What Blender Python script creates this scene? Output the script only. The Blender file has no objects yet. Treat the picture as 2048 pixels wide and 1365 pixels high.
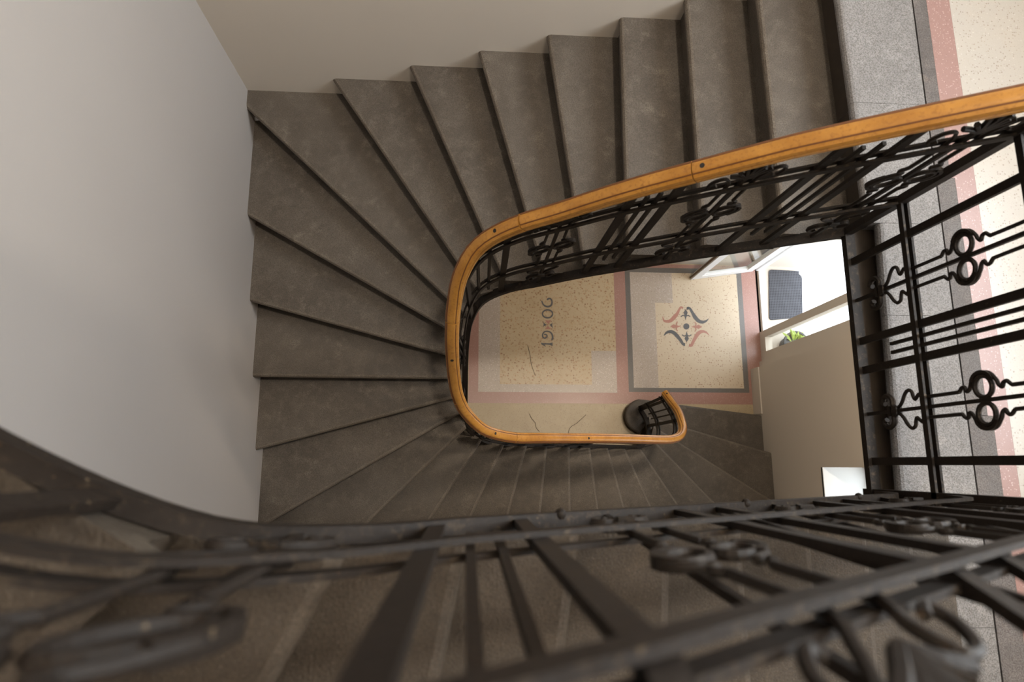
import bpy, bmesh, math, random
from mathutils import Vector, Matrix
random.seed(7)
S = bpy.context.scene
C = S.collection
# ------------------------------------------------------------------ camera, world, light, exposure
H_ = 0.17                                   # one riser in metres
CAMZ = 7.305
F_PX = 1299.5
rx, ry, rz = 0.18892692, -0.07258303, 0.01257761
ROT = (Matrix.Rotation(rz, 3, 'Z') @ Matrix.Rotation(rx, 3, 'X') @ Matrix.Rotation(ry, 3, 'Y'))
cd = bpy.data.cameras.new('camera'); cam = bpy.data.objects.new('camera', cd); C.objects.link(cam)
cd.sensor_width = 36.0; cd.lens = F_PX * 36.0 / 2048.0; cd.clip_start = 0.02; cd.clip_end = 200
M4 = ROT.to_4x4(); M4.translation = Vector((0, 0, CAMZ)); cam.matrix_world = M4
cd.dof.use_dof = True; cd.dof.focus_distance = 4.2; cd.dof.aperture_fstop = 2.8
S.camera = cam
W = bpy.data.worlds.new('sky'); S.world = W; W.use_nodes = True
bg = W.node_tree.nodes['Background']; bg.inputs[0].default_value = (0.89, 0.945, 1.0, 1); bg.inputs[1].default_value = 6.0
S.view_settings.view_transform = 'Standard'; S.view_settings.look = 'None'
S.view_settings.exposure = 0.0; S.view_settings.gamma = 1.0; S.view_settings.use_curve_mapping = False

def portal(loc, rot, sx, sy):
    l = bpy.data.lights.new('daylight_portal', 'AREA'); l.shape = 'RECTANGLE'; l.size = sx; l.size_y = sy
    l.cycles.is_portal = True
    o = bpy.data.objects.new('daylight_portal', l); C.objects.link(o); o.location = loc; o.rotation_euler = rot
    return o
wl = bpy.data.lights.new('landing_window_daylight', 'AREA'); wl.shape = 'RECTANGLE'; wl.size = 2.4; wl.size_y = 2.1; wl.energy = 190; wl.color = (.93, .965, 1.0)
wlo = bpy.data.objects.new('landing_window_daylight', wl); C.objects.link(wlo); wlo.location = (3.62, 1.05, 7.2); wlo.rotation_euler = (0, math.radians(90), 0)
hl = bpy.data.lights.new('added_hall_light', 'AREA'); hl.shape = 'DISK'; hl.size = .30; hl.energy = 50; hl.color = (1.0, .84, .66)  # added light under the landing for the lower wall and treads
hlo = bpy.data.objects.new('added_hall_light', hl); C.objects.link(hlo); hlo.location = (2.05, .95, 4.40)
portal((3.99, 1.73, 1.30), (0, math.radians(90), 0), 2.6, 1.3)      # entrance door
portal((3.99, -0.45, 2.0), (0, math.radians(90), 0), 1.3, 0.9)     # small ground floor window
lampd = bpy.data.lights.new('added_ceiling_light', 'AREA'); lampd.shape = 'DISK'; lampd.size = .6; lampd.energy = 365; lampd.color = (1.0, .88, .74)  # added overhead light for the stairwell, source out of view
lampo = bpy.data.objects.new('added_ceiling_light', lampd); C.objects.link(lampo); lampo.location = (1.15, .55, 14.02)

# ------------------------------------------------------------------ pixel -> place
def ray(px, py):
    return ROT @ Vector(((px - 1024) / F_PX, -(py - 682.5) / F_PX, -1.0))
def fp(px, py, z=0.0):
    d = ray(px, py); t = (z - CAMZ) / d.z
    return Vector((d.x * t, d.y * t, z))

# ------------------------------------------------------------------ materials
MATS = {}
class N:
    def __init__(s, name):
        s.m = bpy.data.materials.new(name); s.m.use_nodes = True; s.t = s.m.node_tree
        s.b = s.t.nodes['Principled BSDF']; s.o = s.t.nodes['Material Output']
        s.tc = s.t.nodes.new('ShaderNodeTexCoord'); MATS[name] = s.m
    def n(s, typ, **kw):
        x = s.t.nodes.new('ShaderNode' + typ)
        for k, v in kw.items():
            if k.startswith('i_'):
                key = k[2:].replace('_', ' ')
                x.inputs[key].default_value = v
            else: setattr(x, k, v)
        return x
    def l(s, a, b): s.t.links.new(a, b)
    def noise(s, scale, detail=4, rough=.55, vec=None):
        x = s.n('TexNoise'); x.inputs['Scale'].default_value = scale; x.inputs['Detail'].default_value = detail; x.inputs['Roughness'].default_value = rough
        s.l(vec if vec is not None else s.tc.outputs['Object'], x.inputs['Vector']); return x.outputs['Fac']
    def vor(s, scale, out='Color', feature='F1'):
        x = s.n('TexVoronoi'); x.feature = feature; x.inputs['Scale'].default_value = scale
        s.l(s.tc.outputs['Object'], x.inputs['Vector']); return x.outputs[out]
    def ramp(s, fac, stops):
        r = s.n('ValToRGB'); e = r.color_ramp.elements
        while len(e) > 1: e.remove(e[-1])
        e[0].position = stops[0][0]; e[0].color = col(stops[0][1])
        for p_, c_ in stops[1:]:
            q = e.new(p_); q.color = col(c_)
        s.l(fac, r.inputs['Fac']); return r.outputs['Color']
    def mix(s, fac, a, b, mode='MIX'):
        x = s.n('Mix'); x.data_type = 'RGBA'; x.blend_type = mode
        for v, i in ((fac, 0), (a, 6), (b, 7)):
            if isinstance(v, (int, float)): x.inputs[i].default_value = v
            elif isinstance(v, tuple): x.inputs[i].default_value = col(v)
            else: s.l(v, x.inputs[i])
        return x.outputs[2]
    def bump(s, h, strength=.3, dist=.01):
        b = s.n('Bump'); b.inputs['Strength'].default_value = strength; b.inputs['Distance'].default_value = dist
        s.l(h, b.inputs['Height']); s.l(b.outputs['Normal'], s.b.inputs['Normal'])
    def fin(s, colr, rough=.6, metal=0.0, spec=.5):
        if isinstance(colr, tuple): s.b.inputs['Base Color'].default_value = col(colr)
        else: s.l(colr, s.b.inputs['Base Color'])
        if isinstance(rough, float): s.b.inputs['Roughness'].default_value = rough
        else: s.l(rough, s.b.inputs['Roughness'])
        s.b.inputs['Metallic'].default_value = metal; s.b.inputs['Specular IOR Level'].default_value = spec
        return s.m
def col(c): return (c[0], c[1], c[2], 1.0)
BW = ((0, (0, 0, 0)), (1, (1, 1, 1)))

def mat_paint(name, c, var=.05):
    k = N(name); f = k.noise(1.3, 3)
    c2 = tuple(x * (1 - var) for x in c)
    k.bump(k.noise(60, 3), .06, .002)
    return k.fin(k.mix(f, c, c2), .75, 0, .25)
mat_paint('wall_paint', (.60, .545, .475))
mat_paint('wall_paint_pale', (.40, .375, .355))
mat_paint('white_paint', (.80, .80, .80), .02)
mat_paint('frame_paint', (.60, .545, .475), .03)
mat_paint('outside_plaster', (.8, .81, .82), .03)
mat_paint('ceiling_paint', (.75, .73, .70), .03)

def mat_stone(name, a, b, c, pat):
    k = N(name)
    big = k.noise(2.6, 6, .62); mid = k.noise(14, 5, .65); fine = k.noise(190, 3, .7); spk = k.noise(420, 2, .6)
    base = k.mix(k.ramp(big, ((.34, (0, 0, 0)), (.66, (1, 1, 1)))), a, b)
    base = k.mix(k.ramp(mid, ((.46, (0, 0, 0)), (.72, (.8, .8, .8)))), base, c)
    blot = k.noise(7, 6, .7)
    base = k.mix(k.ramp(blot, ((.60, (0, 0, 0)), (.70, (.42, .42, .42)))), base, pat)
    base = k.mix(k.ramp(fine, ((.38, (.62, .62, .62)), (.6, (0, 0, 0)))), base, (.03, .024, .018))
    base = k.mix(k.ramp(spk, ((.66, (0, 0, 0)), (.72, (.55, .55, .55)))), base, (.32, .29, .25))
    v = k.vor(170, 'Distance')
    m = k.n('Math', operation='ADD'); k.l(v, m.inputs[0]); k.l(fine, m.inputs[1])
    k.bump(m.outputs[0], .35, .004)
    r = k.ramp(mid, ((.3, (.5, .5, .5)), (.75, (.78, .78, .78))))
    return k.fin(base, r, 0, .45)
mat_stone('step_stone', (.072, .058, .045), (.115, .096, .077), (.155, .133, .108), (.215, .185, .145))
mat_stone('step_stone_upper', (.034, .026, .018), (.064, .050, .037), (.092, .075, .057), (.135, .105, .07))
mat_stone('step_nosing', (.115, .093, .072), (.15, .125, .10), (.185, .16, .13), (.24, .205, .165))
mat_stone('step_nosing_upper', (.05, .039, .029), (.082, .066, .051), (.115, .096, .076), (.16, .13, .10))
mat_stone('slab_stone', (.19, .185, .185), (.235, .23, .23), (.28, .275, .275), (.34, .325, .31))
mat_stone('strip_stone', (.10, .09, .088), (.14, .13, .13), (.19, .17, .165), (.22, .17, .14))

def mat_terrazzo(name, base, chips, dens=.5, scale=55, dirt=(.3, .22, .13), dirt_amt=.35, rough=.34, blot=0.0):
    k = N(name)
    x = k.n('TexVoronoi'); x.inputs['Scale'].default_value = scale; k.l(k.tc.outputs['Object'], x.inputs['Vector'])
    sep = k.n('SeparateColor'); k.l(x.outputs['Color'], sep.inputs[0])
    cc = k.ramp(sep.outputs[0], [(i / len(chips), c) for i, c in enumerate(chips)])
    # chips: cells with random keep, shrunk
    keep = k.ramp(sep.outputs[1], ((dens, (1, 1, 1)), (dens + .01, (0, 0, 0))))
    nd = k.noise(160, 2)
    ad = k.n('Math', operation='MULTIPLY_ADD'); ad.inputs[1].default_value = .5; k.l(nd, ad.inputs[0]); k.l(x.outputs['Distance'], ad.inputs[2])
    core = k.ramp(ad.outputs[0], ((.52, (1, 1, 1)), (.62, (0, 0, 0))))
    mm = k.mix(1.0, keep, core, 'MULTIPLY')
    c1 = k.mix(mm, base, cc)
    c1 = k.mix(k.ramp(k.noise(260, 2), ((.62, (0, 0, 0)), (.7, (.4, .4, .4)))), c1, tuple(v * .55 for v in base))
    if blot: c1 = k.mix(k.ramp(k.noise(30, 4, .6), ((.56, (0, 0, 0)), (.64, (blot,) * 3))), c1, (.33, .20, .10))
    d = k.ramp(k.noise(1.7, 5, .65), ((.42, (0, 0, 0)), (.75, (dirt_amt,) * 3)))
    c1 = k.mix(d, c1, dirt)
    k.bump(k.noise(120, 2), .05, .001)
    return k.fin(c1, rough, 0, .5)
mat_terrazzo('terrazzo_cream', (.52, .41, .265), [(.33, .17, .085), (.24, .13, .07), (.42, .24, .13), (.50, .34, .2)], .72, 40, (.36, .24, .11), .40, .34, .55)
mat_terrazzo('terrazzo_cream_pale', (.60, .50, .37), [(.33, .20, .13), (.40, .27, .18), (.5, .38, .28)], .50, 46, (.44, .33, .21), .30)
mat_terrazzo('terrazzo_plain', (.44, .35, .22), [(.34, .26, .16), (.50, .42, .30), (.30, .22, .13)], .6, 90, (.28, .20, .11), .45, .42)
mat_terrazzo('terrazzo_grey', (.45, .38, .32), [(.72, .69, .65), (.24, .19, .165), (.5, .42, .38), (.62, .56, .52)], .85, 75, (.34, .27, .19), .3)
mat_terrazzo('terrazzo_pink', (.36, .20, .165), [(.44, .28, .24), (.30, .15, .12), (.5, .34, .3)], .6, 110, (.26, .15, .10), .35)
mat_terrazzo('terrazzo_dark', (.145, .135, .125), [(.22, .21, .2), (.08, .075, .07), (.18, .17, .16)], .6, 130, (.15, .12, .09), .35)
mat_terrazzo('terrazzo_pink_landing', (.27, .165, .150), [(.36, .25, .23), (.21, .12, .105), (.42, .31, .29)], .6, 120, (.2, .13, .11), .3, .35)
mat_terrazzo('inlay_dark', (.10, .10, .105), [(.16, .16, .17), (.07, .07, .075)], .6, 140, (.12, .11, .10), .2)
mat_terrazzo('inlay_red', (.43, .205, .155), [(.5, .28, .22), (.36, .17, .12)], .6, 140, (.36, .2, .14), .2)
mat_terrazzo('terrazzo_landing', (.38, .36, .33), [(.27, .23, .19), (.46, .445, .42), (.24, .21, .18)], .55, 95, (.44, .37, .28), .25, .30)

k = N('varnished_wood')
mp = k.n('Mapping'); mp.inputs['Scale'].default_value = (1, 1, 1); k.l(k.tc.outputs['Object'], mp.inputs[0])
g1 = k.noise(9, 5, .6); g2 = k.noise(70, 4, .6)
w = k.mix(k.ramp(g1, ((.3, (0, 0, 0)), (.7, (1, 1, 1)))), (.36, .158, .024), (.50, .245, .047))
w = k.mix(k.ramp(g2, ((.52, (0, 0, 0)), (.70, (.6, .6, .6)))), w, (.24, .09, .016))
w = k.mix(k.ramp(k.noise(24, 5, .7), ((.64, (0, 0, 0)), (.72, (.5, .5, .5)))), w, (.16, .06, .015))
k.fin(w, .34, 0, .5)
k = N('wood_groove'); k.fin(k.mix(k.noise(40), (.10, .035, .010), (.20, .075, .02)), .5)

k = N('wrought_iron')
geo = k.n('NewGeometry'); sp = k.n('SeparateXYZ'); k.l(geo.outputs['Normal'], sp.inputs[0])
up = k.n('MapRange'); up.inputs[1].default_value = .55; up.inputs[2].default_value = .95; k.l(sp.outputs['Z'], up.inputs[0])
pt_ = k.ramp(k.noise(38, 5, .65), ((.54, (0, 0, 0)), (.70, (.8, .8, .8))))
dm = k.n('Math', operation='MULTIPLY'); k.l(up.outputs[0], dm.inputs[0]); k.l(pt_, dm.inputs[1])
ir = k.mix(k.ramp(k.noise(16, 4), BW), (.009, .0066, .0050), (.017, .0125, .0095))
ir = k.mix(k.ramp(k.noise(55, 4, .7), ((.64, (0, 0, 0)), (.72, (.5, .5, .5)))), ir, (.085, .05, .026))
ir = k.mix(dm.outputs[0], ir, (.075, .055, .034))
k.bump(k.noise(110, 4), .35, .003)
ir = k.mix(k.ramp(k.noise(85, 4, .7), ((.655, (0, 0, 0)), (.70, (.7, .7, .7)))), ir, (.15, .11, .065))
k.fin(ir, .58, 0.0, .2)

k = N('doormat_rubber')
bt = k.n('TexBrick'); bt.offset = 0; bt.inputs['Scale'].default_value = 1.0; bt.inputs['Brick Width'].default_value = .020; bt.inputs['Row Height'].default_value = .020; bt.inputs['Mortar Size'].default_value = .0035
k.l(k.tc.outputs['Object'], bt.inputs['Vector']); bt.inputs['Color1'].default_value = col((.013, .014, .018)); bt.inputs['Color2'].default_value = col((.018, .019, .024)); bt.inputs['Mortar'].default_value = col((.075, .077, .09))
k.fin(bt.outputs['Color'], .8)
k = N('edge_shade_stone'); k.fin(k.mix(k.noise(20, 5), (.020, .014, .009), (.05, .036, .024)), .8)  # dark colour stands for the shade at the landing edge
N('dark_plug').fin((.012, .010, .009), .6)
N('added_lamp_metal').fin((.5, .5, .5), .35, .9)
N('sill_brown').fin((.13, .085, .05), .6)
N('pot_dark').fin((.03, .028, .026), .5)
k = N('leaf_green'); k.fin(k.mix(k.noise(30), (.10, .20, .025), (.34, .38, .05)), .5)
N('crack_dark').fin((.09, .065, .04), .9)
k = N('added_lamp_glass'); k.b.inputs['Emission Color'].default_value = (1, .80, .58, 1); k.b.inputs['Emission Strength'].default_value = 6.0; k.fin((.9, .88, .84), .4)  # glow of the two added lamps
k = N('clear_glass')
gl = k.n('BsdfGlossy'); gl.inputs['Roughness'].default_value = .02; gl.inputs['Color'].default_value = (1, 1, 1, 1)
tr = k.n('BsdfTransparent'); tr.inputs['Color'].default_value = (.93, .96, .95, 1)
lw = k.n('LayerWeight'); lw.inputs['Blend'].default_value = .5
pw = k.n('Math', operation='POWER'); pw.inputs[1].default_value = 5.0; k.l(lw.outputs['Facing'], pw.inputs[0])
fr = k.n('Math', operation='MULTIPLY_ADD'); fr.inputs[1].default_value = .9; fr.inputs[2].default_value = .04; k.l(pw.outputs[0], fr.inputs[0])
ms = k.n('MixShader'); k.l(fr.outputs[0], ms.inputs[0]); k.l(tr.outputs[0], ms.inputs[1]); k.l(gl.outputs[0], ms.inputs[2]); k.l(ms.outputs[0], k.o.inputs['Surface'])

# ------------------------------------------------------------------ mesh helpers
def xpane(x, y0, y1, z0, z1):
    return MB().add([(x, y0, z0), (x, y1, z0), (x, y1, z1), (x, y0, z1)], [(0, 1, 2, 3)])
class MB:
    def __init__(s): s.v = []; s.f = []; s.mi = []
    def add(s, vs, fs, mi=0):
        o = len(s.v); s.v += [tuple(v) for v in vs]; s.f += [tuple(i + o for i in f) for f in fs]; s.mi += [mi] * len(fs)
        return s
    def box(s, x0, x1, y0, y1, z0, z1):
        vs = [(x, y, z) for z in (z0, z1) for y in (y0, y1) for x in (x0, x1)]
        return s.add(vs, [(0, 2, 3, 1), (4, 5, 7, 6), (0, 1, 5, 4), (2, 6, 7, 3), (0, 4, 6, 2), (1, 3, 7, 5)])
    def bar(s, a, b, w, t, side):
        """box bar from a to b, w along side, t across"""
        a = Vector(a); b = Vector(b); d = (b - a).normalized(); side = Vector(side); side = (side - d * side.dot(d)).normalized(); n = d.cross(side)
        vs = []
        for p in (a, b):
            for i, j in ((-1, -1), (1, -1), (1, 1), (-1, 1)): vs.append(p + side * (w / 2 * i) + n * (t / 2 * j))
        return s.add(vs, [(3, 2, 1, 0), (4, 5, 6, 7), (0, 1, 5, 4), (1, 2, 6, 5), (2, 3, 7, 6), (3, 0, 4, 7)])
    def sweep(s, pts, prof, mids=None, up=(0, 0, 1), closed=False):
        """prof: list of (side, up) points, ccw; pts: path"""
        pts = [Vector(p) for p in pts]; n = len(pts); m = len(prof); vs = []; fs = []; mi = []
        for i, p in enumerate(pts):
            if closed: t = pts[(i + 1) % n] - pts[i - 1]
            else: t = pts[min(i + 1, n - 1)] - pts[max(i - 1, 0)]
            t.normalize(); sd = t.cross(Vector(up))
            if sd.length < 1e-5: sd = t.cross(Vector((1, 0, 0)))
            sd.normalize(); u = sd.cross(t)
            for a, b in prof: vs.append(p + sd * a + u * b)
        rng = n if closed else n - 1
        for i in range(rng):
            for j in range(m):
                q = (i + 1) % n
                fs.append((i * m + j, i * m + (j + 1) % m, q * m + (j + 1) % m, q * m + j)); mi.append(mids[j] if mids else 0)
        if not closed:
            fs.append(tuple(range(m - 1, -1, -1))); mi.append(0); fs.append(tuple(range((n - 1) * m, n * m))); mi.append(0)
        o = len(s.v); s.v += [tuple(v) for v in vs]; s.f += [tuple(i + o for i in f) for f in fs]; s.mi += mi
        return s
    def tube(s, pts, r, k=7, up=(0, 0, 1), closed=False, flat=1.0):
        return s.sweep(pts, [(r * math.cos(2 * math.pi * i / k), r * flat * math.sin(2 * math.pi * i / k)) for i in range(k)], up=up, closed=closed)
    def prism(s, poly, z0, z1):
        n = len(poly); vs = [(p[0], p[1], z0) for p in poly] + [(p[0], p[1], z1) for p in poly]
        a = sum(poly[i][0] * poly[(i + 1) % n][1] - poly[(i + 1) % n][0] * poly[i][1] for i in range(n))
        fs = [tuple(range(n - 1, -1, -1)), tuple(range(n, 2 * n))] + [(i, (i + 1) % n, n + (i + 1) % n, n + i) for i in range(n)]
        if a < 0: fs = [tuple(reversed(f)) for f in fs]
        return s.add(vs, fs)
    def build(s, name, mats, parent=None, smooth=False, loc=None):
        me = bpy.data.meshes.new(name)
        if loc is not None: s.v = [tuple(Vector(v) - Vector(loc)) for v in s.v]
        me.from_pydata(s.v, [], s.f)
        if isinstance(mats, str): mats = [mats]
        for m in mats: me.materials.append(MATS[m])
        for p, i in zip(me.polygons, s.mi): p.material_index = i
        if smooth:
            for p in me.polygons: p.use_smooth = len(p.vertices) <= 4
        me.update()
        o = bpy.data.objects.new(name, me); C.objects.link(o)
        if loc is not None: o.location = loc
        if parent is not None: o.parent = parent
        return o
def struct(o): o['kind'] = 'structure'; return o
def tag(o, label, cat, group=None):
    o['label'] = label; o['category'] = cat
    if group: o['group'] = group
    return o
def thing(name, label, cat, group=None):
    o = bpy.data.objects.new(name, None); C.objects.link(o); o.empty_display_size = .1
    return tag(o, label, cat, group)

# ------------------------------------------------------------------ the room shell
XL, XR, YT, YB, XO = -1.42, 3.33, 2.37, -1.47, 3.98
ZTOP = 14.2
LZ = 28 * H_                                 # landing height
struct(MB().box(XL - .25, XL, YB - .25, YT + .25, -.2, ZTOP).build('wall_left', 'wall_paint_pale'))
struct(MB().box(XL, XO, YT, YT + .25, -.2, ZTOP).build('wall_back', 'wall_paint'))
struct(MB().box(XL, XO, YB - .25, YB, -.2, ZTOP).build('wall_front', 'wall_paint'))
struct(MB().box(XL - .25, XO, YB - .25, YT + .25, ZTOP, ZTOP + .2).build('ceiling', 'ceiling_paint'))
# right (street) wall with three openings
DOOR = (1.10, 2.36, 0.0, 2.62); WIN = (-.88, -.02, 1.34, 2.62); LWIN = (-.05, 2.15, 5.95, 8.45)
def wall_with_holes(x0, x1, ys, zs, holes):
    m = MB()
    for i in range(len(ys) - 1):
        for j in range(len(zs) - 1):
            yc, zc = (ys[i] + ys[i + 1]) / 2, (zs[j] + zs[j + 1]) / 2
            if any(a < yc < b and c < zc < d for a, b, c, d in holes): continue
            m.box(x0, x1, ys[i], ys[i + 1], zs[j], zs[j + 1])
    return m
ys = sorted({YB, YT, DOOR[0], DOOR[1], WIN[0], WIN[1], LWIN[0], LWIN[1]}); zs = sorted({-.2, ZTOP, 0.0, 2.62, WIN[2], LWIN[2], LWIN[3]})
struct(wall_with_holes(XR, XO, ys, zs, [DOOR, WIN, LWIN]).build('wall_right', 'wall_paint'))
struct(MB().box(XR - .014, XR, .57, 1.10, .002, .20).build('baseboard_right', 'frame_paint'))

# ------------------------------------------------------------------ ground floor with terrazzo fields
floor = struct(MB().box(XL, XR + .15, YB, YT, -.2, 0).build('floor', 'terrazzo_plain'))
def plate(name, x0, x1, y0, y1, lev, mat):
    return MB().box(x0, x1, y0, y1, (lev - 1) * .0006 if lev > 1 else -.001, lev * .0006).build(name, mat, floor)
plate('pink_band', .03, 1.865, .69, .815, 1, 'terrazzo_pink')
plate('pink_band', 1.865, 3.46, .69, .825, 1, 'terrazzo_pink')
plate('pink_band', .03, .14, .815, 2.36, 1, 'terrazzo_pink')
plate('pink_band', 1.73, 1.865, .815, 2.36, 1, 'terrazzo_pink')
plate('pink_band', 3.285, 3.46, .825, 2.36, 1, 'terrazzo_pink')
plate('pink_band', 1.865, 3.285, 2.315, 2.36, 1, 'terrazzo_pink')
plate('grey_field', .14, 1.73, .815, 2.36, 1, 'terrazzo_grey')
plate('cream_field', .385, 1.73, .905, 2.36, 2, 'terrazzo_cream')
plate('grey_patch', 1.44, 1.73, .815, 1.30, 3, 'terrazzo_grey')
plate('dark_band', 1.865, 1.925, .825, 2.315, 1, 'terrazzo_dark')
plate('dark_band', 1.925, 3.225, .825, .875, 1, 'terrazzo_dark')
plate('dark_band', 3.225, 3.285, .825, 2.315, 1, 'terrazzo_dark')
plate('dark_band', 1.925, 3.225, 2.255, 2.315, 1, 'terrazzo_dark')
plate('cream_field', 1.925, 3.225, .875, 2.255, 1, 'terrazzo_cream_pale')
plate('grey_patch', 1.925, 2.215, .875, 2.255, 2, 'terrazzo_grey')
plate('grey_patch', 2.215, 2.43, 1.885, 2.255, 2, 'terrazzo_grey')
def ribbon(pts, ws, lev):
    """flat ribbon in floor plane through floor points with widths"""
    m = MB(); n = len(pts); L = []; R = []
    for i in range(n):
        t = (pts[min(i + 1, n - 1)] - pts[max(i - 1, 0)]); t.z = 0; t.normalize(); nn = Vector((-t.y, t.x, 0)); w = ws[i] / 2
        L.append(pts[i] + nn * w); R.append(pts[i] - nn * w)
    z0, z1 = 0.0, lev * .0006
    vs = [(p.x, p.y, z1) for p in L] + [(p.x, p.y, z1) for p in R]
    return m.add(vs, [(i, n + i, n + i + 1, i + 1) for i in range(n - 1)])
def smooth_pts(c, k=8):
    c = [Vector(q) for q in c]; out = []
    for i in range(len(c) - 1):
        p0, p1, p2, p3 = c[max(i - 1, 0)], c[i], c[i + 1], c[min(i + 2, len(c) - 1)]
        for j in range(k):
            t = j / k
            out.append(.5 * ((2 * p1) + (p2 - p0) * t + (2 * p0 - 5 * p1 + 4 * p2 - p3) * t * t + (3 * p1 - p0 - 3 * p2 + p3) * t ** 3))
    out.append(c[-1]); return out
def inlay(name, crop, pts, ws, mat, lev):
    ox, oy, sc = crop
    q = smooth_pts([fp(ox + a / sc, oy + b / sc) for a, b in pts], 6)
    n = len(q); W_ = []
    for i in range(n):
        u = i / (n - 1) * (len(ws) - 1); j = min(int(u), len(ws) - 2); W_.append((ws[j] + (ws[j + 1] - ws[j]) * (u - j)) / sc * .00572)
    return ribbon(q, W_, lev).build(name, mat, floor)
def inlay_poly(name, crop, pts, mat, lev):
    ox, oy, sc = crop; q = [fp(ox + a / sc, oy + b / sc) for a, b in pts]
    n = len(q); a_ = sum(q[i].x * q[(i + 1) % n].y - q[(i + 1) % n].x * q[i].y for i in range(n))
    if a_ < 0: q.reverse()
    m = MB(); m.add([(p.x, p.y, lev * .0006) for p in q], [tuple(range(n))]); return m.build(name, mat, floor)
CT = (920, 540, 3.792)
CT = (1070, 585, 11.38)
inlay_poly('numeral_one', CT, [(135, 1148), (200, 1158), (330, 1163), (398, 1140), (400, 1225), (330, 1197), (215, 1190), (250, 1242), (205, 1222), (148, 1190)], 'inlay_dark', 4)
inlay('numeral_nine', CT, [(384, 1092), (402, 1020), (376, 940), (320, 898), (240, 892), (187, 930), (172, 1000), (215, 1045), (268, 1018), (264, 972), (205, 955)], [44, 40, 36, 33, 31, 31, 34, 34, 34, 31, 24], 'inlay_dark', 4)
inlay('numeral_zero', CT, [(285 + 116 * math.cos(a), 492 + 90 * math.sin(a)) for a in [i * 2 * math.pi / 16 for i in range(17)]], [30, 34, 38, 34, 30, 34, 38, 34, 30], 'inlay_dark', 4)
inlay('numeral_six', CT, [(286, 182), (290, 158), (322, 142), (366, 162), (386, 215), (370, 290), (310, 326), (240, 318), (182, 270), (152, 192)], [36, 40, 36, 36, 36, 42, 44, 40, 34, 26], 'inlay_dark', 4)
inlay_poly('cross_ornament', CT, [(186, 660), (205, 700), (270, 745), (205, 772), (185, 802), (196, 735)], 'inlay_dark', 4)
inlay_poly('cross_ornament', CT, [(400, 690), (392, 740), (406, 830), (375, 780), (330, 745), (375, 712)], 'inlay_dark', 4)
inlay_poly('cross_ornament', CT, [(225, 632), (298, 642), (370, 632), (330, 690), (300, 728), (270, 690)], 'inlay_red', 4)
inlay_poly('cross_ornament', CT, [(225, 846), (295, 838), (366, 846), (322, 800), (292, 755), (265, 800)], 'inlay_red', 4)
CM = (1300, 580, 6.204)
CN = (1320, 605, 14.37)
inlay('scroll_leaf', CN, [(790, 215), (800, 165), (860, 185), (930, 300), (1000, 420), (1100, 530), (1210, 570), (1310, 545), (1390, 480)], [50, 75, 75, 85, 120, 115, 95, 65, 10], 'inlay_dark', 3)
inlay('scroll_leaf', CN, [(665, 170), (600, 145), (550, 215), (490, 330), (400, 440), (300, 530), (190, 550), (110, 520), (70, 400)], [60, 60, 65, 90, 120, 100, 85, 55, 5], 'inlay_red', 3)
inlay('scroll_leaf', CN, [(110, 960), (190, 875), (300, 845), (400, 880), (500, 980), (590, 1090), (660, 1200), (720, 1215)], [15, 70, 95, 110, 110, 95, 80, 95], 'inlay_dark', 3)
inlay('scroll_leaf', CN, [(830, 1230), (900, 1240), (960, 1120), (1050, 960), (1130, 870), (1230, 840), (1330, 870), (1420, 960)], [90, 80, 90, 110, 110, 80, 55, 5], 'inlay_red', 3)
inlay_poly('centre_disc', CM, [(450 + 38 * math.cos(a), 455 + 38 * math.sin(a)) for a in [i * 2 * math.pi / 20 for i in range(20)]], 'inlay_dark', 3)
def fleur(cx, cy, dx, dy, mat):
    # tip at (cx,cy) pointing towards the disc, body away along (dx,dy)
    P = lambda u, v: (cx + dx * u - dy * v, cy + dy * u + dx * v)
    inlay_poly('lily', CM, [P(0, 0), P(45, 12), P(62, 14), P(95, 27), P(138, 0), P(95, -27), P(62, -14), P(45, -12)], mat, 3)
    inlay('lily_arm', CM, [P(52, -8), P(62, -30), P(55, -46), P(46, -58)], [12, 14, 12, 16], mat, 4)
    inlay('lily_arm', CM, [P(52, 8), P(62, 30), P(55, 46), P(46, 58)], [12, 14, 12, 16], mat, 4)
fleur(441, 380, 0, -1, 'inlay_dark'); fleur(455, 512, 0, 1, 'inlay_dark')
fleur(388, 455, -1, 0, 'inlay_red'); fleur(508, 460, 1, 0, 'inlay_red')
for c_ in ([(1059, 828), (1064, 838), (1070, 846), (1073, 856), (1079, 864)], [(1136, 870), (1141, 856), (1152, 848), (1160, 842), (1172, 830)], [(1056, 690), (1061, 712), (1063, 730), (1070, 752)]):
    q = smooth_pts([fp(a + random.uniform(-1, 1), b) for a, b in c_], 4); ribbon(q, [.006] * len(q), 4).build('crack', 'crack_dark', floor)

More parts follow.
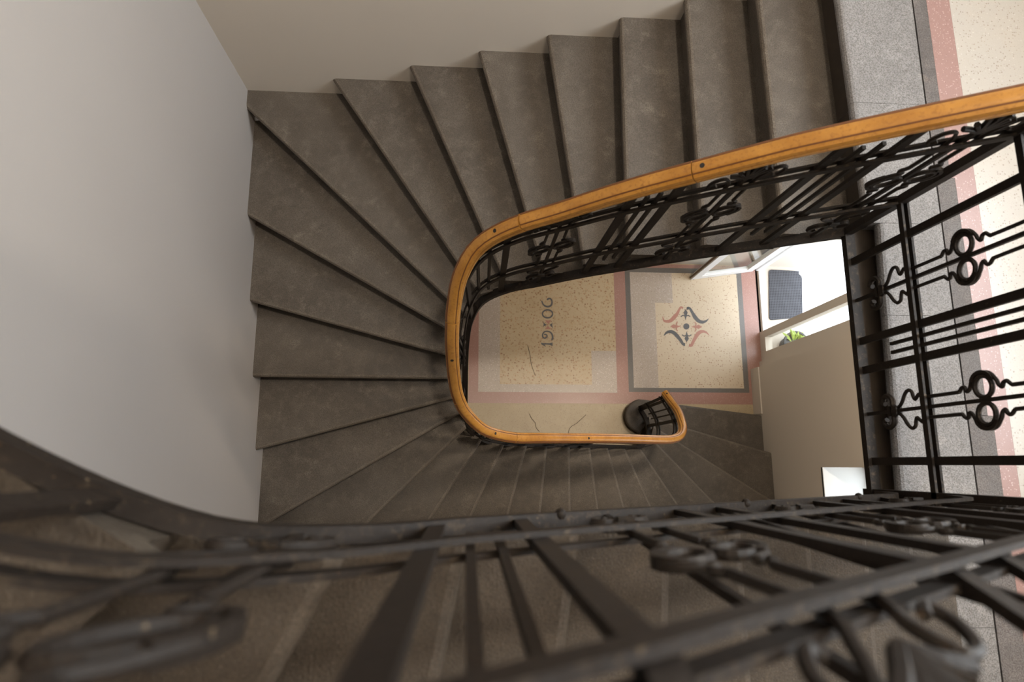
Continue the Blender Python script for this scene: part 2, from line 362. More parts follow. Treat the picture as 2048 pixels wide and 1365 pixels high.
# ------------------------------------------------------------------ stone steps
PROFILE = [(.022, 0), (.010, -.004), (.003, -.012), (0, -.022), (.002, -.036), (.012, -.044), (.030, -.046), (.030, None)]
def step(k, inner, outer, z, parent, mat, zbot=None, name='step', soffit=False):
    """inner: chain of points along the well from this nosing to the back; outer: chain along the wall"""
    zb = z - H_ if zbot is None else zbot
    i0, o0 = Vector(inner[0]), Vector(outer[0])
    nose = (o0 - i0).normalized(); di = (Vector(inner[1]) - i0).normalized(); do = (Vector(outer[1]) - o0).normalized()
    si = max(.35, abs(nose.x * di.y - nose.y * di.x)); so = max(.35, abs(nose.x * do.y - nose.y * do.x))
    rings = []; m = MB()
    for d, dz in PROFILE:
        zz = zb if dz is None else z + dz
        chain = [i0 + di * (d / si)] + [Vector(q) for q in inner[1:]] + [Vector(q) for q in reversed(outer[1:])] + [o0 + do * (d / so)]
        if dz is None and soffit: rings.append([(q.x, q.y, zb if i in (0, len(chain) - 1) else z - .03) for i, q in enumerate(chain)])
        else: rings.append([(q.x, q.y, zz) for q in chain])
    n = len(rings[0]); a = sum(rings[0][i][0] * rings[0][(i + 1) % n][1] - rings[0][(i + 1) % n][0] * rings[0][i][1] for i in range(n))
    vs = [v for r in rings for v in r]; fs = []
    for j in range(len(rings) - 1):
        for i in range(n): fs.append((j * n + i, (j + 1) * n + i, (j + 1) * n + (i + 1) % n, j * n + (i + 1) % n))
    fs.append(tuple(range(n))); fs.append(tuple(range(len(rings) * n - 1, (len(rings) - 1) * n - 1, -1)))
    if a < 0: fs = [tuple(reversed(f)) for f in fs]
    m.add(vs, fs)
    if len(mat) == 2 and not isinstance(mat, str):
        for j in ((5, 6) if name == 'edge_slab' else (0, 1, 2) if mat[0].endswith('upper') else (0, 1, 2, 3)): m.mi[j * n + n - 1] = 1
    return m.build(name, mat, parent)
def v2(*c): return [Vector((a, b)) for a, b in c]
def make_steps(I, O, corners_o, ks, z0, parent, mat, back=.055):
    for k in ks:
        i0, i1, o0, o1 = (Vector(q) for q in (I[k], I[k + 1], O[k], O[k + 1]))
        nd = (o1 - i1).normalized(); bk = Vector((-nd.y, nd.x))
        if bk.dot((i1 + o1) / 2 - (i0 + o0) / 2) < 0: bk = -bk
        di = (Vector(I[k + 2]) - i1).normalized() if k + 2 in I else (i1 - i0).normalized()
        do = (Vector(O[k + 2]) - o1).normalized() if k + 2 in O else (o1 - o0).normalized()
        ib = i1 + di * min(back, .055); ob = o1 + do * back
        oc = [o0] + [Vector(c) for c in corners_o.get(k, [])] + [o1]
        if (k + 1) not in corners_o or True:
            # step back along the wall, clamp to the room
            ob = Vector((min(max(ob.x, XL), XR if z0 == 0 else 9), min(max(ob.y, YB), YT))); oc.append(ob)
        step(k, [i0, i1, ib], oc, z0 + k * H_, parent, mat, soffit=True)
lower = thing('stone_staircase', 'lower flight of worn dark stone winder steps rising from the terrazzo floor to the landing', 'staircase')
I1 = {2: (1.99, .52), 3: (1.99, .41), 4: (1.94, .25), 5: (1.756, .156), 6: (1.552, .156), 7: (1.347, .156), 8: (1.144, .156), 9: (.927, .156), 10: (.705, .156), 11: (.513, .156), 12: (.315, .160), 13: (.132, .193), 14: (.008, .276), 15: (-.024, .382), 16: (-.030, .48), 17: (-.030, .58), 18: (-.030, .688), 19: (-.026, .80), 20: (-.004, .902), 21: (.072, .998), 22: (.215, 1.035), 23: (.415, 1.035), 24: (.606, 1.035), 25: (.797, 1.035), 26: (1.118, 1.035), 27: (1.43, 1.035), 28: (1.705, 1.035), 29: (2.0, 1.035)}
O1 = {2: (3.33, .134), 3: (3.33, -.43), 4: (3.33, -1.19), 5: (2.82, YB), 6: (2.26, YB), 7: (1.77, YB), 8: (1.335, YB), 9: (.93, YB), 10: (.526, YB), 11: (.07, YB), 12: (-.437, YB), 13: (-.94, YB), 14: (XL, -1.12), 15: (XL, -.43), 16: (XL, .104), 17: (XL, .584), 18: (XL, 1.062), 19: (XL, 1.59), 20: (XL, 2.25), 21: (-.852, YT), 22: (-.362, YT), 23: (.05, YT), 24: (.43, YT), 25: (.803, YT), 26: (1.105, YT), 27: (1.40, YT), 28: (1.685, YT), 29: (2.0, YT)}
make_steps(I1, O1, {4: [(XR, YB)], 13: [(XL, YB)], 20: [(XL, YT)]}, range(2, 28), 0.0, lower, ['step_stone', 'step_nosing'])
# first step with a rounded curtail end under the newel
arc = [(1.965 + .19 * math.cos(math.radians(a)), .54 + .19 * math.sin(math.radians(a))) for a in range(100, 245, 12)]
poly = [(XR, .554), (2.404, .667), (2.08, .715)] + arc + [(1.93, .34), (2.0, .44), (XR, .07)]
def inset_prism(poly, z0, z1, zz):
    m = MB(); n = len(poly); c = Vector((2.5, .45)); rings = []
    for d, z in zz:
        ring = []
        for i in range(n):
            p = Vector(poly[i]); a = (p - Vector(poly[i - 1])).normalized(); b = (Vector(poly[(i + 1) % n]) - p).normalized(); t = (a + b).normalized()
            q = p + Vector((-t.y, t.x)) * d
            if poly[i][0] >= XR - .001: q.x = XR
            ring.append((q.x, q.y, z))
        rings.append(ring)
    vs = [v for r in rings for v in r]; fs = []
    for j in range(len(rings) - 1):
        for i in range(n): fs.append((j * n + i, (j + 1) * n + i, (j + 1) * n + (i + 1) % n, j * n + (i + 1) % n))
    fs.append(tuple(range(n))); fs.append(tuple(range(len(rings) * n - 1, (len(rings) - 1) * n - 1, -1)))
    return m.add(vs, fs)
inset_prism(poly, 0, H_, [(.020, H_), (.008, H_ - .005), (0, H_ - .02), (.003, H_ - .036), (.02, H_ - .045), (.02, 0.0)]).build('step', 'step_stone', lower)

upper = thing('stone_staircase', 'upper flight of bush-hammered stone steps climbing from the landing behind the near iron railing', 'staircase')
I2 = {1: (1.80, -.14), 2: (1.536, -.14), 3: (1.268, -.14), 4: (.994, -.14), 5: (.72, -.14), 6: (.479, -.14), 7: (.237, -.14), 8: (.007, -.14), 9: (-.178, -.138), 10: (-.375, -.110), 11: (-.55, -.008), 12: (-.655, .13), 13: (-.70, .32), 14: (-.70, .52), 15: (-.70, .70), 16: (-.70, .9)}
O2 = {1: (1.80, YB), 2: (1.532, YB), 3: (1.264, YB), 4: (.997, YB), 5: (.726, YB), 6: (.40, YB), 7: (.03, YB), 8: (-.26, YB), 9: (-.90, YB), 10: (XL, -1.12), 11: (XL, -.55), 12: (XL, -.05), 13: (XL, .35), 14: (XL, .75), 15: (XL, 1.1), 16: (XL, 1.45)}
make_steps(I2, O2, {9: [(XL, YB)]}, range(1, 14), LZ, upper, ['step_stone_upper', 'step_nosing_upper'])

# ------------------------------------------------------------------ landing
land = struct(MB().box(2.30, XR, YB, YT, LZ - .22, LZ).build('floor_landing', 'terrazzo_landing'))
MB().box(1.708, 1.835, -.118, 1.03, LZ - .135, LZ - .085).build('shade_gap_strip', 'edge_shade_stone', land)  # dark strip added to fill the shaded gap beside the bottom rail
MB().box(1.82, 2.30, YB, YT, LZ - .22, LZ - .06).build('landing_bed', 'slab_stone', land)
for (a, b, xa, xb) in ((YB, -.62, 1.735, 1.735), (-.62, -.118, 1.735, 1.735), (-.118, .62, 1.735, 1.758), (.62, 1.03, 1.758, 1.772), (1.03, 1.60, 1.722, 1.712), (1.60, YT, 1.712, 1.692)):
    step(0, [(xa, a + .0008), (2.058, a + .0008)], [(xb, b - .0008), (2.058, b - .0008)], LZ, land, ['slab_stone', 'edge_shade_stone'], LZ - .17, 'edge_slab')  # slab fronts coloured dark for the shade under the nosing
for (a, b, w) in ((YB, .2, .105), (.2, 1.25, .085), (1.25, YT, .065)):
    MB().box(2.066, 2.066 + w, a + .001, b - .001, LZ - .06, LZ - .001).build('dark_stone_strip', 'strip_stone', land)
    MB().box(2.066 + w, 2.245, a, b, LZ - .06, LZ - .0004).build('pink_band', 'terrazzo_pink_landing', land)
MB().box(2.245, 2.30, YB, YT, LZ - .06, LZ).build('terrazzo_edge', 'terrazzo_landing', land)

# ------------------------------------------------------------------ balustrades
def cat3(c, k=10):
    """Catmull-Rom through tuples"""
    out = []
    for i in range(len(c) - 1):
        p0, p1, p2, p3 = c[max(i - 1, 0)], c[i], c[i + 1], c[min(i + 2, len(c) - 1)]
        for j in range(k):
            t = j / k
            out.append(tuple(.5 * (2 * b + (c_ - a) * t + (2 * a - 5 * b + 4 * c_ - d) * t * t + (3 * b - a - 3 * c_ + d) * t ** 3) for a, b, c_, d in zip(p0, p1, p2, p3)))
    out.append(tuple(c[-1])); return out
VB, V2, V3, VT = -.12, .25, .80, .955
class Rail:
    """ruled surface of a balustrade: control points (base x, base y, hand x, hand y, nosing-line height)"""
    def __init__(s, ctrl, k=10, kink=0.0, dv=0.0, stretch=1.0, lift=None):
        s.stretch = stretch; s.lift = lift; s.kink = kink; s.dv = dv; s.p = cat3(ctrl, k); s.s = [0.0]
        for a, b in zip(s.p, s.p[1:]): s.s.append(s.s[-1] + math.hypot(b[0] - a[0], b[1] - a[1]))
        s.L = s.s[-1]
    def at(s, q):
        if q <= 0: i, t = 0, q / max(1e-9, s.s[1])
        elif q >= s.L: i = len(s.s) - 2; t = (q - s.s[i]) / max(1e-9, s.s[i + 1] - s.s[i])
        else:
            lo, hi = 0, len(s.s) - 1
            while hi - lo > 1:
                md = (lo + hi) // 2
                if s.s[md] <= q: lo = md
                else: hi = md
            i = lo; t = (q - s.s[i]) / max(1e-9, s.s[i + 1] - s.s[i])
        a, b = s.p[i], s.p[i + 1]
        return [x + (y - x) * t for x, y in zip(a, b)]
    def F(s, q, v):
        bx, by, hx, hy, z = s.at(q); t = (v - VB) / (VT - VB)
        if v > V2: z += (v - V2) * ((s.stretch(bx) if callable(s.stretch) else s.stretch) - 1)
        if s.lift and v > V3: z += s.lift(bx) * (v - V3) / (VT - V3) if by > .9 else 0
        P = Vector((bx + (hx - bx) * t, by + (hy - by) * t, z + v))
        if s.kink and v > V3:
            a, b = s.at(max(0, q - .02)), s.at(min(s.L, q + .02)); d = Vector((b[0] - a[0], b[1] - a[1], 0)).normalized()
            w = (v - V3) / (VT - V3); P += Vector((-d.y, d.x, 0)) * (-s.kink * w) + Vector((0, 0, s.dv * w))
        return P
    def side(s, q):
        a, b = s.F(q - .01, 0), s.F(q + .01, 0); return (b - a).normalized()
    def path(s, v, a=0, b=None, n=None):
        b = s.L if b is None else b; n = n or max(2, int((b - a) / .03))
        return [s.F(a + (b - a) * i / n, v) for i in range(n + 1)]
    def near(s, x, y):
        return s.s[min(range(len(s.p)), key=lambda i: (s.p[i][0] - x) ** 2 + (s.p[i][1] - y) ** 2)]
rect = lambda w, t: [(-w / 2, -t / 2), (w / 2, -t / 2), (w / 2, t / 2), (-w / 2, t / 2)]
IRON = 'wrought_iron'
def rails(r, root):
    MB().sweep(r.path(VB), rect(.030 if r.kink < 0 else .042, .034)).build('bottom_rail', IRON, root)
    off = lambda x0, w, t: [(x0 + a, b) for a, b in rect(w, t)]
    for v_, nm in ((V2, 'lower_rail'), (V3, 'upper_rail')):
        for x0 in (-.0125, .0125): MB().sweep(r.path(v_), off(x0, .009, .026)).build(nm, IRON, root)
    MB().sweep(r.path(VT), rect(.032, .010)).build('handrail_strip', IRON, root)
def thick(r, q, root, w=.030, t=.014, v0=VB, v1=VT, name='baluster'):
    m = MB().bar(r.F(q, v0), r.F(q, V3 if r.kink else v1), w, t, r.side(q))
    if r.kink: m.bar(r.F(q, V3 - .004), r.F(q, v1), w, t, r.side(q))
    return m.build(name, IRON, root)
def pair(r, qa, qb, root):
    thick(r, qa, root); thick(r, qb, root)
    for f in (.36, .64):
        q = qa + (qb - qa) * f
        MB().bar(r.F(q, .09), r.F(q, .885), .013, .013, r.side(q)).build('thin_baluster', IRON, root)
def ornament(r, q, root, sc=1.0):
    F = lambda u, v: r.F(q + u * sc, v)
    nrm = r.side(q).cross(Vector((0, 0, 1)))
    MB().bar(F(0, VB), F(0, VT), .013, .013, r.side(q)).build('thin_baluster', IRON, root)
    for sg in (-1, 1):
        # side bar: lower lyre, wiggle, ring wrap, upper scroll
        pts = [(.010, .075), (.014, .095), (.030, .115), (.058, .135), (.072, .155), (.066, .175), (.046, .182), (.034, .190), (.046, .206), (.052, .216), (.040, .228), (.038, .25), (.038, .40), (.040, .415), (.052, .428), (.050, .442), (.036, .446), (.044, .462), (.078, .480), (.092, .515), (.084, .552), (.062, .574), (.044, .582), (.036, .594), (.050, .602), (.052, .616), (.040, .630), (.038, .65), (.038, .80), (.044, .835), (.066, .868), (.094, .868), (.106, .845), (.094, .824), (.078, .830)]
        c = smooth_pts([F(sg * a, b) for a, b in pts], 4)
        MB().tube(c, .0068, 6, up=nrm).build('scrolled_bar', IRON, root)
        ring = [F(sg * (.045 + .036 * math.cos(t)), .520 + .036 * math.sin(t)) for t in [i * 2 * math.pi / 18 for i in range(18)]]
        MB().tube(ring, .0085, 6, up=nrm, closed=True).build('ring', IRON, root)
        cr = [F(sg * (.052 + .042 * math.cos(t)), .520 + .046 * math.sin(t)) for t in [math.radians(-70 + i * 14) for i in range(11)]]
        MB().sweep(cr, rect(.011, .018), up=nrm).build('crescent', IRON, root)
        lo = smooth_pts([F(sg * a, b) for a, b in ((.010, .075), (.022, .060), (.046, .058), (.062, .035), (.058, .010), (.040, -.002), (.032, .014))], 5)
        MB().tube(lo, .0105, 6, up=nrm).build('foot_scroll', IRON, root)
    MB().bar(F(0, .065), F(0, .092), .034, .026, r.side(q)).build('collar', IRON, root)
    MB().bar(F(-.02, .045), F(.02, .045), .014, .02, Vector((0, 0, 1))).build('foot_collar', IRON, root)
    # cast palmette below the handrail
    m = MB(); m2 = []
    for i in range(7):
        a = math.radians(-66 + 22 * i); rr = .062 if i % 2 == 0 else .05
        m.tube([F(0, .846), F(.5 * rr * math.sin(a), .850 + .55 * rr * math.cos(a)), F(rr * math.sin(a), .852 + rr * math.cos(a))], .0095, 6, up=nrm)
    m.build('palmette', IRON, root)
# handrail profile: rounded top, grooves on the flanks
HP = [(-.026, 0), (.026, 0), (.028, .010), (.0365, .013), (.0365, .026), (.031, .029), (.031, .0325), (.0355, .036), (.033, .048), (.0235, .0545), (.0225, .0535), (.0185, .0575), (.010, .0600), (0, .0607), (-.010, .0600), (-.0185, .0575), (-.0225, .0535), (-.0235, .0545), (-.033, .048), (-.0355, .036), (-.031, .0325), (-.031, .029), (-.0365, .026), (-.0365, .013), (-.028, .010)]
HMI = [0] * len(HP)
for j in (5, 6, 9, 10, 16, 17, 20, 21, 2, 23): HMI[j] = 1
def handrail(r, root, cuts, plugs, v=VT + .006):
    c = sorted(set([0.0] + cuts + [r.L]))
    secs = []
    for a, b in zip(c, c[1:]):
        secs.append((a, b, None)); secs[-1] = (a, b, MB().sweep(r.path(v, a + .0014, b - .0014), HP, HMI).build('handrail_section', ['varnished_wood', 'wood_groove'], root, smooth=True))
        secs[-1][2].data.set_sharp_from_angle(angle=math.radians(38))
    for q in plugs:
        t = r.side(q); sd = t.cross(Vector((0, 0, 1))).normalized(); up = sd.cross(t); p = r.F(q, v) + up * .0590
        cpl = [p + up * .0028 + (t * math.cos(a) + sd * math.sin(a)) * .009 for a in [i * 2 * math.pi / 12 for i in range(12)]]
        m = MB(); m.add([x - up * .012 for x in cpl] + cpl, [tuple(range(12, 24))] + [(i, (i + 1) % 12, 12 + (i + 1) % 12, 12 + i) for i in range(12)]).build('plug', 'dark_plug', [o_ for a_, b_, o_ in secs if a_ <= q <= b_][0])
h = H_
# --- lower flight
R1 = Rail([(1.93, .645, 1.905, .665, 1.45 * h), (1.957, .56, 1.94, .56, 2.0 * h), (1.962, .46, 1.952, .45, 2.75 * h), (1.935, .32, 1.925, .32, 3.6 * h), (1.86, .225, 1.85, .245, 4.3 * h), (1.74, .180, 1.73, .214, 5.05 * h), (1.552, .175, 1.552, .206, 6 * h), (1.347, .175, 1.347, .204, 7 * h), (1.144, .175, 1.144, .200, 8 * h), (.927, .175, .927, .195, 9 * h), (.705, .175, .705, .188, 10 * h), (.513, .175, .513, .182, 11 * h), (.31, .178, .30, .180, 12 * h), (.15, .200, .115, .222, 13 * h), (.035, .275, -.005, .325, 14 * h), (-.002, .38, -.052, .42, 15 * h), (-.006, .48, -.068, .51, 16 * h), (-.006, .58, -.074, .60, 17 * h), (-.006, .688, -.072, .69, 18 * h), (0.0, .80, -.058, .79, 19 * h), (.022, .90, -.022, .882, 20 * h), (.09, .985, .06, .957, 21 * h), (.23, 1.015, .21, .988, 22.05 * h), (.415, 1.017, .41, .998, 23 * h), (.606, 1.017, .606, 1.0, 24 * h), (.80, 1.017, .80, 1.0, 24.85 * h), (1.11, 1.017, 1.11, 1.0, 26.12 * h), (1.40, 1.017, 1.40, 1.0, 27.2 * h), (1.60, 1.017, 1.60, 1.0, 27.9 * h), (1.685, 1.017, 1.685, 1.0, 28.2 * h)], lift=lambda x: .07 * min(1, max(0, (x - .35) / .7)))
b1 = thing('iron_balustrade', 'wrought iron stair railing with orange varnished wooden handrail winding round the lower flight', 'railing')
rails(R1, b1)
hx = lambda x, y: R1.near(x, y)
def hnear(r, px, py):
    best = None
    for i in range(len(r.s)):
        q = r.F(r.s[i], VT + .06); d = ROT.transposed() @ (q - Vector((0, 0, CAMZ)))
        X, Y = 1024 + F_PX * d.x / -d.z, 682.5 - F_PX * d.y / -d.z
        e = (X - px) ** 2 + (Y - py) ** 2
        if best is None or e < best[0]: best = (e, r.s[i])
    return best[1]
handrail(R1, b1, [hnear(R1, 1410, 335), hnear(R1, 1052, 440), hnear(R1, 902, 625), hnear(R1, 915, 790), hnear(R1, 1022, 877)], [hnear(R1, 1425, 323), hnear(R1, 1010, 453), hnear(R1, 901, 700), hnear(R1, 975, 870), hnear(R1, 1167, 881)] + [.03])
sX = lambda x: hx(x, 1.02)
for a, b in ((1.37, 1.19), (.765, .62)): pair(R1, sX(b), sX(a), b1)
for c_ in (1.545, .98, .405): ornament(R1, sX(c_), b1)
q0 = sX(.20); pair(R1, q0 - .20, q0, b1)
q = q0 - .20
while q > .9:
    if q - .42 - .15 < .75: break
    ornament(R1, q - .21, b1); pair(R1, q - .42 - .15, q - .42, b1); q -= .57
thick(R1, .012, b1); pair(R1, .04, .235, b1)
thick(R1, R1.L - .006, b1, .032, .032, VB - .05, VT, 'corner_post')
for x in (1.52, 1.27, .86, .47, .25):
    p = R1.F(sX(x), VB - .022); m = bmesh.new(); bmesh.ops.create_uvsphere(m, u_segments=10, v_segments=6, radius=.014); me = bpy.data.meshes.new('bolt'); m.to_mesh(me); m.free(); me.materials.append(MATS[IRON]); o = bpy.data.objects.new('bolt', me); C.objects.link(o); o.location = p; o.parent = b1
# --- landing
R2 = Rail([(1.685, 1.017, 1.685, 1.0, LZ + .03), (1.685, .5, 1.685, .49, LZ + .03), (1.685, -.118, 1.685, -.118, LZ + .03)], 12, kink=1e-6, dv=.072)
b2 = thing('iron_balustrade', 'straight black iron railing with figure-eight rings along the landing edge', 'railing')
rails(R2, b2); handrail(R2, b2, [], [])
sY = lambda y: 1.017 - y
for y in (.875, .015): thick(R2, sY(y), b2)
pair(R2, sY(.52), sY(.395), b2)
ornament(R2, sY(.70), b2); ornament(R2, sY(.21), b2)
thick(R2, R2.L - .004, b2, .034, .034, VB - .05, VT, 'corner_post')
# --- upper flight (nearest the viewer)
def zz(k): return LZ + k * h
R3 = Rail([(1.685, -.118, 1.685, -.118, zz(.35)), (1.60, -.118, 1.60, -.118, zz(1.05 + .6)), (1.40, -.118, 1.40, -.118, zz(2.45)), (1.268, -.118, 1.268, -.118, zz(2.95)), (.994, -.118, .994, -.118, zz(3.98)), (.72, -.118, .72, -.118, zz(5.0)), (.479, -.118, .479, -.118, zz(5.9)), (.237, -.118, .237, -.118, zz(6.8)), (.007, -.118, .007, -.118, zz(7.7)), (-.178, -.117, -.178, -.117, zz(8.6)), (-.36, -.09, -.36, -.09, zz(9.75)), (-.53, .012, -.53, .012, zz(10.85)), (-.635, .14, -.635, .14, zz(11.9)), (-.675, .32, -.675, .32, zz(13.0)), (-.68, .52, -.68, .52, zz(14.0))], kink=-.07, dv=.03, stretch=lambda x: 1.05 + .13 * min(1.0, max(0.0, (.9 - x) / .8)))
b3 = thing('iron_balustrade', 'dark blurred iron railing of the upper flight with flat bars and scrolls, close in front', 'railing')
rails(R3, b3); handrail(R3, b3, [R3.near(.6, -.118)], [])
s3 = lambda x: R3.near(x, -.118)
for a, b in ((1.26, 1.11), (.70, .55), (.12, -.06)): pair(R3, s3(a), s3(b), b3)
for c_ in (1.47, .905, .335): ornament(R3, s3(c_), b3)
qe = s3(-.06); ornament(R3, qe + .21, b3); thick(R3, qe + .42, b3); thick(R3, qe + .57, b3); ornament(R3, qe + .78, b3); pair(R3, qe + .99, qe + 1.14, b3)
for x in (1.35, .80, .22):
    p = R3.F(s3(x), VB + .016); m = bmesh.new(); bmesh.ops.create_uvsphere(m, u_segments=10, v_segments=6, radius=.013); me = bpy.data.meshes.new('bolt'); m.to_mesh(me); m.free(); me.materials.append(MATS[IRON]); o = bpy.data.objects.new('bolt', me); C.objects.link(o); o.location = p + Vector((0, .012, 0)); o.parent = b3

# ------------------------------------------------------------------ entrance: open door leaf, frame, sidelight, sill, mat
hinge = Vector((3.415, 2.315, 0)); tip = Vector((2.655, 2.195, 0)); dd = (tip - hinge); LW = dd.length; dd.normalize(); nn = Vector((-dd.y, dd.x, 0))
d1 = bpy.data.objects.new('door_1', None); C.objects.link(d1); d1['kind'] = 'structure'; d1['label'] = 'white glazed door leaf standing open into the hall'
def dbox(name, u0, u1, z0, z1, t, mat, off=0.0):
    m = MB(); a = hinge + dd * u0; b = hinge + dd * u1
    vs = []
    for z in (z0, z1):
        for p, sgn in ((a, -1), (b, -1), (b, 1), (a, 1)): q = p + nn * (sgn * t / 2 + off); vs.append((q.x, q.y, z))
    m.add(vs, [(3, 2, 1, 0), (4, 5, 6, 7), (0, 1, 5, 4), (1, 2, 6, 5), (2, 3, 7, 6), (3, 0, 4, 7)]); return m.build(name, mat, d1)
dbox('stile', 0, .10, .008, 2.3, .05, 'white_paint'); dbox('stile', LW - .10, LW, .008, 2.3, .05, 'white_paint')
dbox('bottom_rail', .1, LW - .1, .008, .11, .05, 'white_paint'); dbox('top_rail', .1, LW - .1, 2.18, 2.3, .05, 'white_paint')
dbox('glazing_bead', .1, LW - .1, .11, .135, .03, 'white_paint'); pa, pb = hinge + dd * .1, hinge + dd * (LW - .1)
MB().add([(pa.x, pa.y, .135), (pb.x, pb.y, .135), (pb.x, pb.y, 2.18), (pa.x, pa.y, 2.18)], [(0, 1, 2, 3)]).build('pane', 'clear_glass', d1)
dbox('edge_strip', LW, LW + .012, .02, 2.28, .02, 'sill_brown')
t1 = struct(MB().box(3.36, 3.53, 2.325, 2.36, 0, 2.62).build('trim_1', 'white_paint'))
MB().box(3.47, 3.53, 2.30, 2.325, 0, 2.62).build('door_stop', 'white_paint', t1)
w1 = bpy.data.objects.new('window_1', None); C.objects.link(w1); w1['kind'] = 'structure'; w1['label'] = 'narrow glazed sidelight in a beige frame beside the open door'
for n_, a in (('jamb', (3.46, 3.54, 1.10, 1.295, 0, 1.10)), ('jamb', (3.462, 3.54, 1.10, 1.295, 1.103, 2.62)), ('stile', (3.46, 3.54, 1.462, 1.545, 0, 2.62)), ('bottom_rail', (3.46, 3.54, 1.295, 1.462, 0, .13)), ('head', (3.46, 3.54, 1.295, 1.462, 2.45, 2.62)), ('casing', (3.43, 3.46, 1.10, 1.19, 0, 2.62))):
    MB().box(*a).build(n_, 'frame_paint', w1)
xpane(3.50, 1.295, 1.462, .13, 2.45).build('pane', 'clear_glass', w1)
MB().box(3.47, 3.53, 1.545, 2.325, 2.45, 2.62).build('transom', 'white_paint', w1)
t2 = struct(MB().box(3.478, 3.50, 1.545, 2.325, -.02, .012).build('trim_2', 'sill_brown'))
MB().box(3.50, 3.57, 1.10, 2.36, -.05, .010).build('door_sill', 'outside_plaster', t2)
struct(MB().box(3.48, 14, -8, 10, -.25, -.002).build('ground', 'outside_plaster'))
# door mat with a clipped corner
mp_ = [fp(1537, 540), fp(1597, 543), fp(1597, 549), fp(1603, 553), fp(1604, 636), fp(1538, 641)]
mc = sum((q for q in mp_), Vector()) / len(mp_)
mat_poly = []
for i, q in enumerate(mp_):
    a, b = mp_[i - 1], mp_[(i + 1) % len(mp_)]
    if i in (1, 2): mat_poly.append(q); continue
    da = (a - q).normalized() * .03; db = (b - q).normalized() * .03
    mat_poly += [q + da, q + (da + db) * .3, q + db]
tag(MB().prism([(q.x - mc.x, q.y - mc.y) for q in mat_poly], .0, .014).build('door_mat', 'doormat_rubber'), 'dark ribbed rubber doormat with a clipped corner on the white doorstep', 'doormat').location = (mc.x, mc.y, .0)
# potted plant behind the sidelight
pl = thing('potted_plant', 'small dark pot with yellow-green leaves behind the sidelight glass', 'plant')
pl.location = (3.78, 1.37, 0)
m = MB(); prof = [(.075, 0), (.105, .02), (.135, .20), (.15, .205), (.15, .235), (.128, .235), (.122, .19)]
ns = 20
vs = [(r_ * math.cos(2 * math.pi * i / ns), r_ * math.sin(2 * math.pi * i / ns), z) for r_, z in prof for i in range(ns)]
fs = [(j * ns + i, j * ns + (i + 1) % ns, (j + 1) * ns + (i + 1) % ns, (j + 1) * ns + i) for j in range(len(prof) - 1) for i in range(ns)] + [tuple(range(ns - 1, -1, -1)), tuple(range((len(prof) - 1) * ns, len(prof) * ns))]
m.add(vs, fs).build('pot', 'pot_dark', pl)
for i in range(26):
    a = random.uniform(0, 6.28); ln = random.uniform(.10, .19); el = random.uniform(.3, 1.25); w_ = random.uniform(.016, .03)
    o_ = Vector((.05 * math.cos(a), .05 * math.sin(a), .19)); d_ = Vector((math.cos(a) * math.cos(el), math.sin(a) * math.cos(el), math.sin(el))); sd = Vector((-math.sin(a), math.cos(a), 0))
    pts = [o_, o_ + d_ * ln * .5 + Vector((0, 0, .01)), o_ + d_ * ln + Vector((0, 0, -.03))]
    MB().add([pts[0] - sd * .004, pts[0] + sd * .004, pts[1] - sd * w_, pts[1] + sd * w_, pts[2], pts[1] + Vector((0, 0, .006))], [(0, 1, 3, 5, 2), (2, 5, 4), (5, 3, 4)]).build('leaf', 'leaf_green', pl)
# small ground-floor window with deep white sill
w2 = bpy.data.objects.new('window_2', None); C.objects.link(w2); w2['kind'] = 'structure'; w2['label'] = 'small window with a deep white sill in the street wall'
MB().box(XR - .0, 3.80, WIN[0], WIN[1], WIN[2] - .02, WIN[2] + .012).build('window_sill', 'white_paint', w2)
y0, y1, z0, z1 = WIN
for n_, a in (('bottom_rail', (3.76, 3.82, y0, y1, z0 + .012, z0 + .085)), ('top_rail', (3.76, 3.82, y0, y1, z1 - .07, z1)), ('stile', (3.76, 3.82, y0, y0 + .07, z0 + .085, z1 - .07)), ('stile', (3.76, 3.82, y1 - .07, y1, z0 + .085, z1 - .07))): MB().box(*a).build(n_, 'white_paint', w2)
xpane(3.79, y0 + .07, y1 - .07, z0 + .085, z1 - .07).build('pane', 'clear_glass', w2)
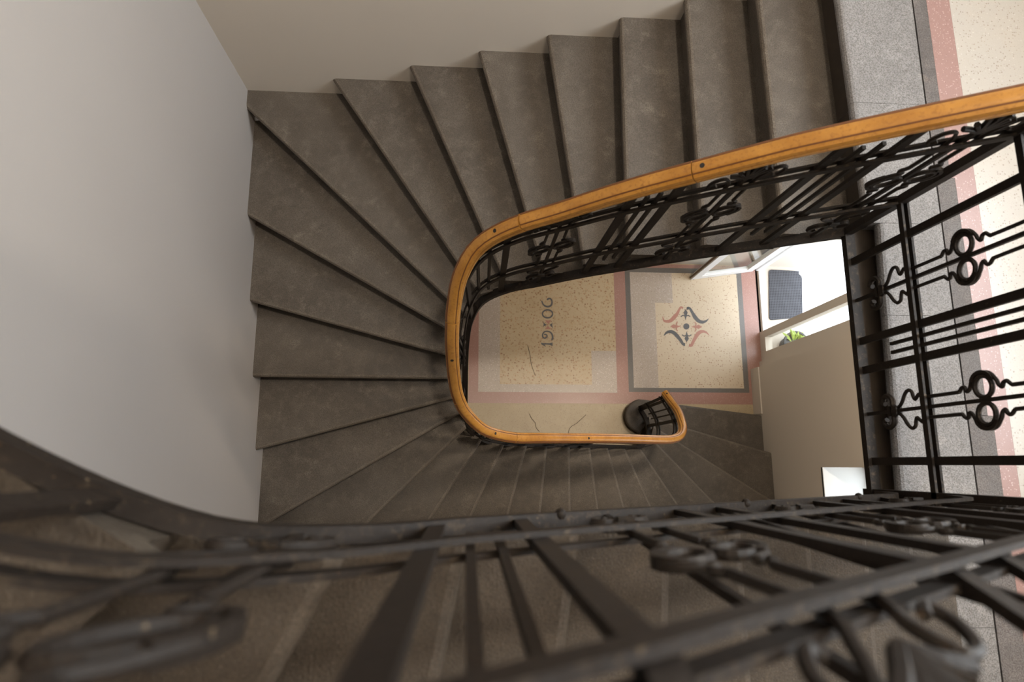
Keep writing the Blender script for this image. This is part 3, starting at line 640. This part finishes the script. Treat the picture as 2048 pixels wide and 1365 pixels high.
# tall landing window
w3 = bpy.data.objects.new('window_3', None); C.objects.link(w3); w3['kind'] = 'structure'; w3['label'] = 'tall casement window above the landing'
y0, y1, z0, z1 = LWIN
for n_, a in (('bottom_rail', (3.80, 3.87, y0, y1, z0, z0 + .08)), ('top_rail', (3.80, 3.87, y0, y1, z1 - .08, z1)), ('stile', (3.80, 3.87, y0, y0 + .07, z0, z1)), ('stile', (3.80, 3.87, y1 - .07, y1, z0, z1)), ('mullion', (3.80, 3.87, (y0 + y1) / 2 - .04, (y0 + y1) / 2 + .04, z0, z1)), ('transom', (3.80, 3.87, y0, y1, 7.45, 7.53))): MB().box(*a).build(n_, 'white_paint', w3)
for a, b in ((y0 + .07, (y0 + y1) / 2 - .04), ((y0 + y1) / 2 + .04, y1 - .07)):
    xpane(3.835, a, b, z0 + .08, 7.45).build('pane', 'clear_glass', w3); xpane(3.835, a, b, 7.53, z1 - .08).build('pane', 'clear_glass', w3)

# ------------------------------------------------------------------ added ceiling lamp, out of view, to light the stairwell
lamp = thing('added_ceiling_lamp', 'round opal glass lamp added out of view to light the stairwell from above', 'lamp'); lamp.location = (1.15, .55, 14.2)
m = MB(); ns = 28; prof = [(.62, 0), (.62, -.03), (.58, -.05)]
m.add([(r_ * math.cos(2 * math.pi * i / ns), r_ * math.sin(2 * math.pi * i / ns), z) for r_, z in prof for i in range(ns)], [(j * ns + (i + 1) % ns, j * ns + i, (j + 1) * ns + i, (j + 1) * ns + (i + 1) % ns) for j in range(2) for i in range(ns)]).build('added_lamp_rim', 'added_lamp_metal', lamp)
MB().prism([(.58 * math.cos(2 * math.pi * i / ns), .58 * math.sin(2 * math.pi * i / ns)) for i in range(ns)], -.11, -.05).build('added_lamp_disc', 'added_lamp_glass', lamp)

hall = thing('added_hall_lamp', 'small round lamp added unseen under the landing to brighten the hall', 'lamp'); hall.location = (2.05, .95, LZ - .22)  # unseen lamp, put in to brighten the lower wall and floor
m = MB(); ns = 24; prof = [(.17, 0), (.17, -.03), (.155, -.045)]
m.add([(r_ * math.cos(2 * math.pi * i / ns), r_ * math.sin(2 * math.pi * i / ns), z) for r_, z in prof for i in range(ns)], [(j * ns + (i + 1) % ns, j * ns + i, (j + 1) * ns + i, (j + 1) * ns + (i + 1) % ns) for j in range(2) for i in range(ns)]).build('added_lamp_rim', 'added_lamp_metal', hall)
MB().prism([(.155 * math.cos(2 * math.pi * i / ns), .155 * math.sin(2 * math.pi * i / ns)) for i in range(ns)], -.10, -.045).build('added_lamp_disc', 'added_lamp_glass', hall)
